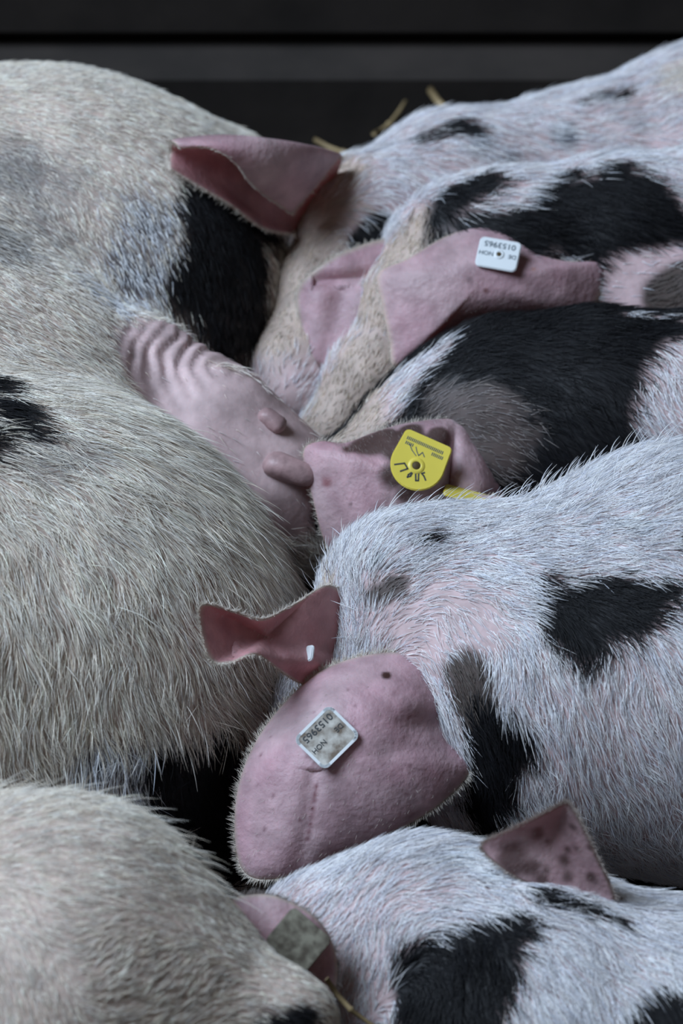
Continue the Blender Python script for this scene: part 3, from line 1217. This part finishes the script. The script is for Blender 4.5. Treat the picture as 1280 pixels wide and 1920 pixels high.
# ---- piglet D: big white one with dark shoulder patches
pD = piglet('large white piglet with black shoulder patches and a broad pink ear with a soiled tag')
Dg = Animal(pD, [
    [(520, 1450, 120, 88), (600, 1360, 60, 110), (720, 1250, 40, 130), (772, 1132, 60, 162), (865, 1145, 90, 185), (1055, 1280, 110, 335), (1300, 1240, 150, 398), (1560, 1260, 170, 380), (1700, 1270, 180, 330)],
    [(900, 1240, 20, 200)],
    [(930, 1500, 60, 100), (900, 1700, 120, 55), (900, 1860, 160, 45)],
    [(950, 1440, 300, 90), (930, 1600, 420, 52), (930, 1700, 450, 42)],
    [(1640, 1600, 160, 130), (1660, 1800, 140, 66), (1650, 1920, 190, 50)],
    [(1700, 1400, 420, 120), (1720, 1600, 480, 66), (1720, 1740, 480, 50)],
], 50, 9, 'white', [
    ('rose', [(1150, 1420, 200), (1200, 1560, 180), (1050, 1350, 90)], 90, 30),
    ('thin', [(830, 1140, 75), (880, 1180, 65), (760, 1180, 55), (800, 1230, 50), (700, 1180, 30)], 26, 16),
    ('brownthin', [(715, 1110, 20), (745, 1098, 16), (690, 1120, 12)], 9, 8),
    ('black', [(1050, 1150, 50), (1120, 1140, 62), (1190, 1140, 55), (1100, 1200, 45), (1240, 1110, 28), (1020, 1090, 20)], 16, 14),
    ('brown', [(880, 1260, 40), (890, 1310, 45), (850, 1250, 18)], 16, 12),
    ('black', [(930, 1390, 60), (920, 1470, 55), (900, 1340, 36), (970, 1400, 38), (910, 1550, 50), (890, 1500, 40)], 18, 18),
    ('grey', [(1200, 990, 22), (1150, 985, 16)], 14, 12),
    ('black', [(780, 1016, 8), (800, 1010, 8)], 7, 5),
    ('grey', [(700, 1060, 20), (660, 1080, 16), (840, 970, 14)], 14, 12),
    ('black', [(1290, 1020, 25)], 16, 14),
    ('face', [(610, 1120, 24), (610, 1220, 28), (615, 1060, 14)], 20, 10),
], [(620, 1010, -.3, -.9), (610, 1080, -.2, -1), (615, 1200, .1, -1), (680, 1020, .4, -.85), (680, 1090, .3, -.95), (760, 990, .9, -.3), (760, 1060, .8, -.5), (850, 1020, 1, .05), (900, 1070, .9, .25), (980, 1120, .75, .6),
    (950, 1000, 1, .15), (1100, 1000, 1, .15), (1100, 900, .95, -.35), (1250, 880, .9, -.4), (1200, 1080, .9, .4), (1000, 1200, .5, .85), (950, 1280, .1, 1), (1150, 1300, .2, 1), (1200, 1450, .2, 1), (1000, 1400, .2, 1), (850, 1150, .6, .6), (930, 1480, 0, 1), (1100, 1600, .15, 1), (840, 1580, .5, .7)])
Dg.body()
Dg.grow(100000, 48, .52, lift=.2, rand=.2)
Dg.grow(2500, 55, .75, lift=.95, rand=.35, mask=lambda P: (o2px(P)[0] < 720) | (o2px(P)[1] < 980))
SPT = (.34, .20, .23)
flecks = [(724, 1266, 9, (.06, .035, .03), 3)] + [(random.uniform(480, 780), random.uniform(1290, 1560), random.uniform(1.5, 4.0), SPT, 4) for _ in range(34)] + [(592 - 2.2 * i, 1475 + i * 14, 4, (.22, .09, .11), 5) for i in range(8)]
eD = Pad(pD, [(566, 1286, -110), (640, 1242, -120), (735, 1224, -120), (808, 1242, -110), (846, 1300, -110), (852, 1385, -130), (878, 1448, -150), (790, 1530, -180), (655, 1592, -190), (520, 1646, -180), (452, 1625, -165), (443, 1500, -160), (482, 1388, -140)],
         (660, 1420, -165), -70, 8, (.62, .42, .46), spots=flecks,
         fold=lambda x, y: 16 * np.exp(-(((x - 800) / 70) ** 2 + ((y - 1360) / 26) ** 2)) - 14 * np.exp(-(((x - 790) / 50) ** 2 + ((y - 1310) / 40) ** 2)) + 8 * np.exp(-((x - 585 + (y - 1480) * .15) / 20) ** 2) * (y > 1440),
         rimcol=(.58, .46, .42), rimw=.95)
eD.fuzz(Dg, 1300, 500, 17)
fr = tag_frame(eD, 614, 1386, 134, 10, tilt=(-.08, -.25, -1))
tg = outline_plate('ear_tag', rrect(92, 82, 12), 6, fr, M_TAG_D, pD)
tg['label'] = 'white ear tag caked with brown dirt'
lettering([('0153965', 0, -25, 19, 1.06), ('DE', -28, 2, 14, 1), ('NOH', 22, 2, 14, 1)], fr, M_INK_D, tg, 6.2)
rimp = rrect(92, 82, 12)
strokes([[(p[0] * .955, p[1] * .95) for p in rimp + rimp[:1]]], fr, M_TAG_W, tg, 6.0, 5.5, 'raised_rim')
# far ear, its reddish inner side turned to the light
eD2 = Pad(pD, [(372, 1160, -275), (384, 1132, -270), (440, 1146, -235), (492, 1160, -200), (548, 1134, -150), (620, 1098, -70), (670, 1160, 0), (650, 1260, 0), (580, 1285, -90), (530, 1262, -160), (480, 1228, -230), (430, 1244, -265), (392, 1236, -280)],
          (500, 1195, -190), 34, 6, (.62, .34, .35),
          fold=lambda x, y: -26 * np.exp(-((y - 1232 + (x - 500) * -.12) / 16) ** 2) * (x > 440), rimw=.93)
eD2.fuzz(Dg, 700, 100, 14)
fr = tag_frame(eD2, 586, 1228, 80, 8, tilt=(-.85, -.25, -.6))
tg = outline_plate('ear_tag', rrect(30, 34, 7), 6, fr, M_TAG_W, pD)
tg['label'] = 'white back plate of an ear tag'
Dg.fur()

# ---- piglet E: nearest, black patches, upright mottled ear
pE = piglet('pale piglet with bold black patches and a mottled upright ear, beside the sow\'s hind leg')
E = Animal(pE, [
    [(450, 2010, -330, 100), (540, 1905, -350, 135), (640, 1815, -380, 170), (790, 1790, -400, 205), (1000, 1945, -440, 300), (1300, 2050, -430, 345), (1600, 2100, -400, 330)],
    [(900, 1780, -400, 170)],
    [(900, 2150, -380, 95), (880, 2320, -330, 52)],
    [(1540, 2330, -340, 120), (1560, 2480, -300, 60)],
], 70, 9, 'white', [
    ('mauve', [(620, 1740, 110), (720, 1700, 100), (650, 1850, 110), (820, 1650, 60)], 50, 20),
    ('thin', [(520, 1700, 80), (600, 1820, 50)], 40, 14),
    ('black', [(880, 1800, 90), (800, 1850, 80), (950, 1740, 45), (850, 1900, 90), (930, 1830, 40)], 14, 14),
    ('black', [(1090, 1700, 22), (1040, 1690, 20), (1150, 1720, 16), (1000, 1670, 20)], 12, 10),
    ('black', [(1240, 1900, 55), (1290, 1880, 45), (1200, 1930, 30)], 16, 16),
    ('grey', [(850, 1610, 40), (920, 1640, 30)], 26, 16),
], [(560, 1700, .5, -.7), (650, 1680, .5, -.6), (700, 1800, .1, -1), (800, 1640, .8, -.3), (880, 1650, .6, .6), (900, 1800, .3, .9), (1000, 1720, .7, .7), (1100, 1800, .4, .9), (1250, 1800, .6, .8), (1200, 1720, .8, .5), (800, 1900, 0, 1), (600, 1850, .2, -.9)])
E.body()
E.grow(60000, 50, .6, lift=.2)
MOT = (.13, .09, .09)
eE = Pad(pE, [(902, 1585, -560), (960, 1552, -600), (1020, 1522, -640), (1062, 1503, -660), (1084, 1530, -650), (1118, 1600, -620), (1152, 1690, -570), (1090, 1690, -560), (1010, 1665, -560), (945, 1630, -560)],
         (1030, 1605, -590), 26, 7, (.50, .34, .36), spots=[(random.uniform(940, 1110), random.uniform(1540, 1650), random.uniform(5, 14), MOT, 8) for _ in range(16)] + [(960, 1610, 30, MOT, 14)],
         rimcol=(.22, .16, .14), rimw=.93)
eE.fuzz(E, 700, 200, 13, colr=(.45, .38, .34))
eE2 = Pad(pE, [(430, 1700, -630), (470, 1678, -630), (530, 1685, -640), (600, 1730, -640), (632, 1810, -630), (610, 1900, -610), (540, 1890, -610), (460, 1800, -610)],
          (530, 1770, -640), -20, 7, (.60, .42, .45))
eE2.fuzz(E, 500, 200, 15, colr=(.40, .36, .34))
fr = tag_frame(eE2, 556, 1764, 40, 9, tilt=(.25, -.1, -1))
tg = outline_plate('ear_tag', rrect(92, 82, 12), 6, fr, M_TAG_B, pE)
tg['label'] = 'beige ear tag smeared with dirt'
E.fur()

# ------------------------------------------------------------------ loose straw that can be picked out
def stalk(px0, py0, w0, px1, py1, w1, r, label):
    a, b = o2w(oc(px0, py0, w0))[0], o2w(oc(px1, py1, w1))[0]
    V, F = [], []
    d = (b - a) / np.linalg.norm(b - a)
    s1 = np.cross(d, [0, 0, 1.0])
    s1 /= np.linalg.norm(s1)
    s2 = np.cross(d, s1)
    ts = (0, .25, .48, .5, .53, .8, 1)
    for i, t in enumerate(ts):
        c = a + (b - a) * t + s2 * r * 3 * math.sin(t * 3.14)
        q = r * (1.35 if i == 3 else 1 - .3 * t)
        for k in range(7):
            an = k * 2 * math.pi / 7
            V.append(c + (s1 * math.cos(an) + s2 * math.sin(an)) * q)
    for i in range(len(ts) - 1):
        for k in range(7):
            F.append((i * 7 + k, i * 7 + (k + 1) % 7, (i + 1) * 7 + (k + 1) % 7, (i + 1) * 7 + k))
    F.append(tuple(range(7)))
    F.append(tuple(range(len(V) - 7, len(V))))
    o = mesh_obj('straw_stalk', V, F, M_STRAW)
    tag(o, label, 'straw')


stalk(612, 1835, -705, 720, 1935, -690, .0016, 'single straw stalk lying across the hock of the sow\'s hind leg')
stalk(806, 168, 1960, 872, 204, 1900, .0030, 'pale straw stalk on the dark floor behind the piglet beside the wall')
stalk(700, 250, 1820, 760, 190, 1960, .0018, 'brown straw stalk leaning on the board at the foot of the back wall')
stalk(590, 262, 1800, 690, 282, 1720, .0018, 'dull straw stalk on the floor behind the red-lined ear')
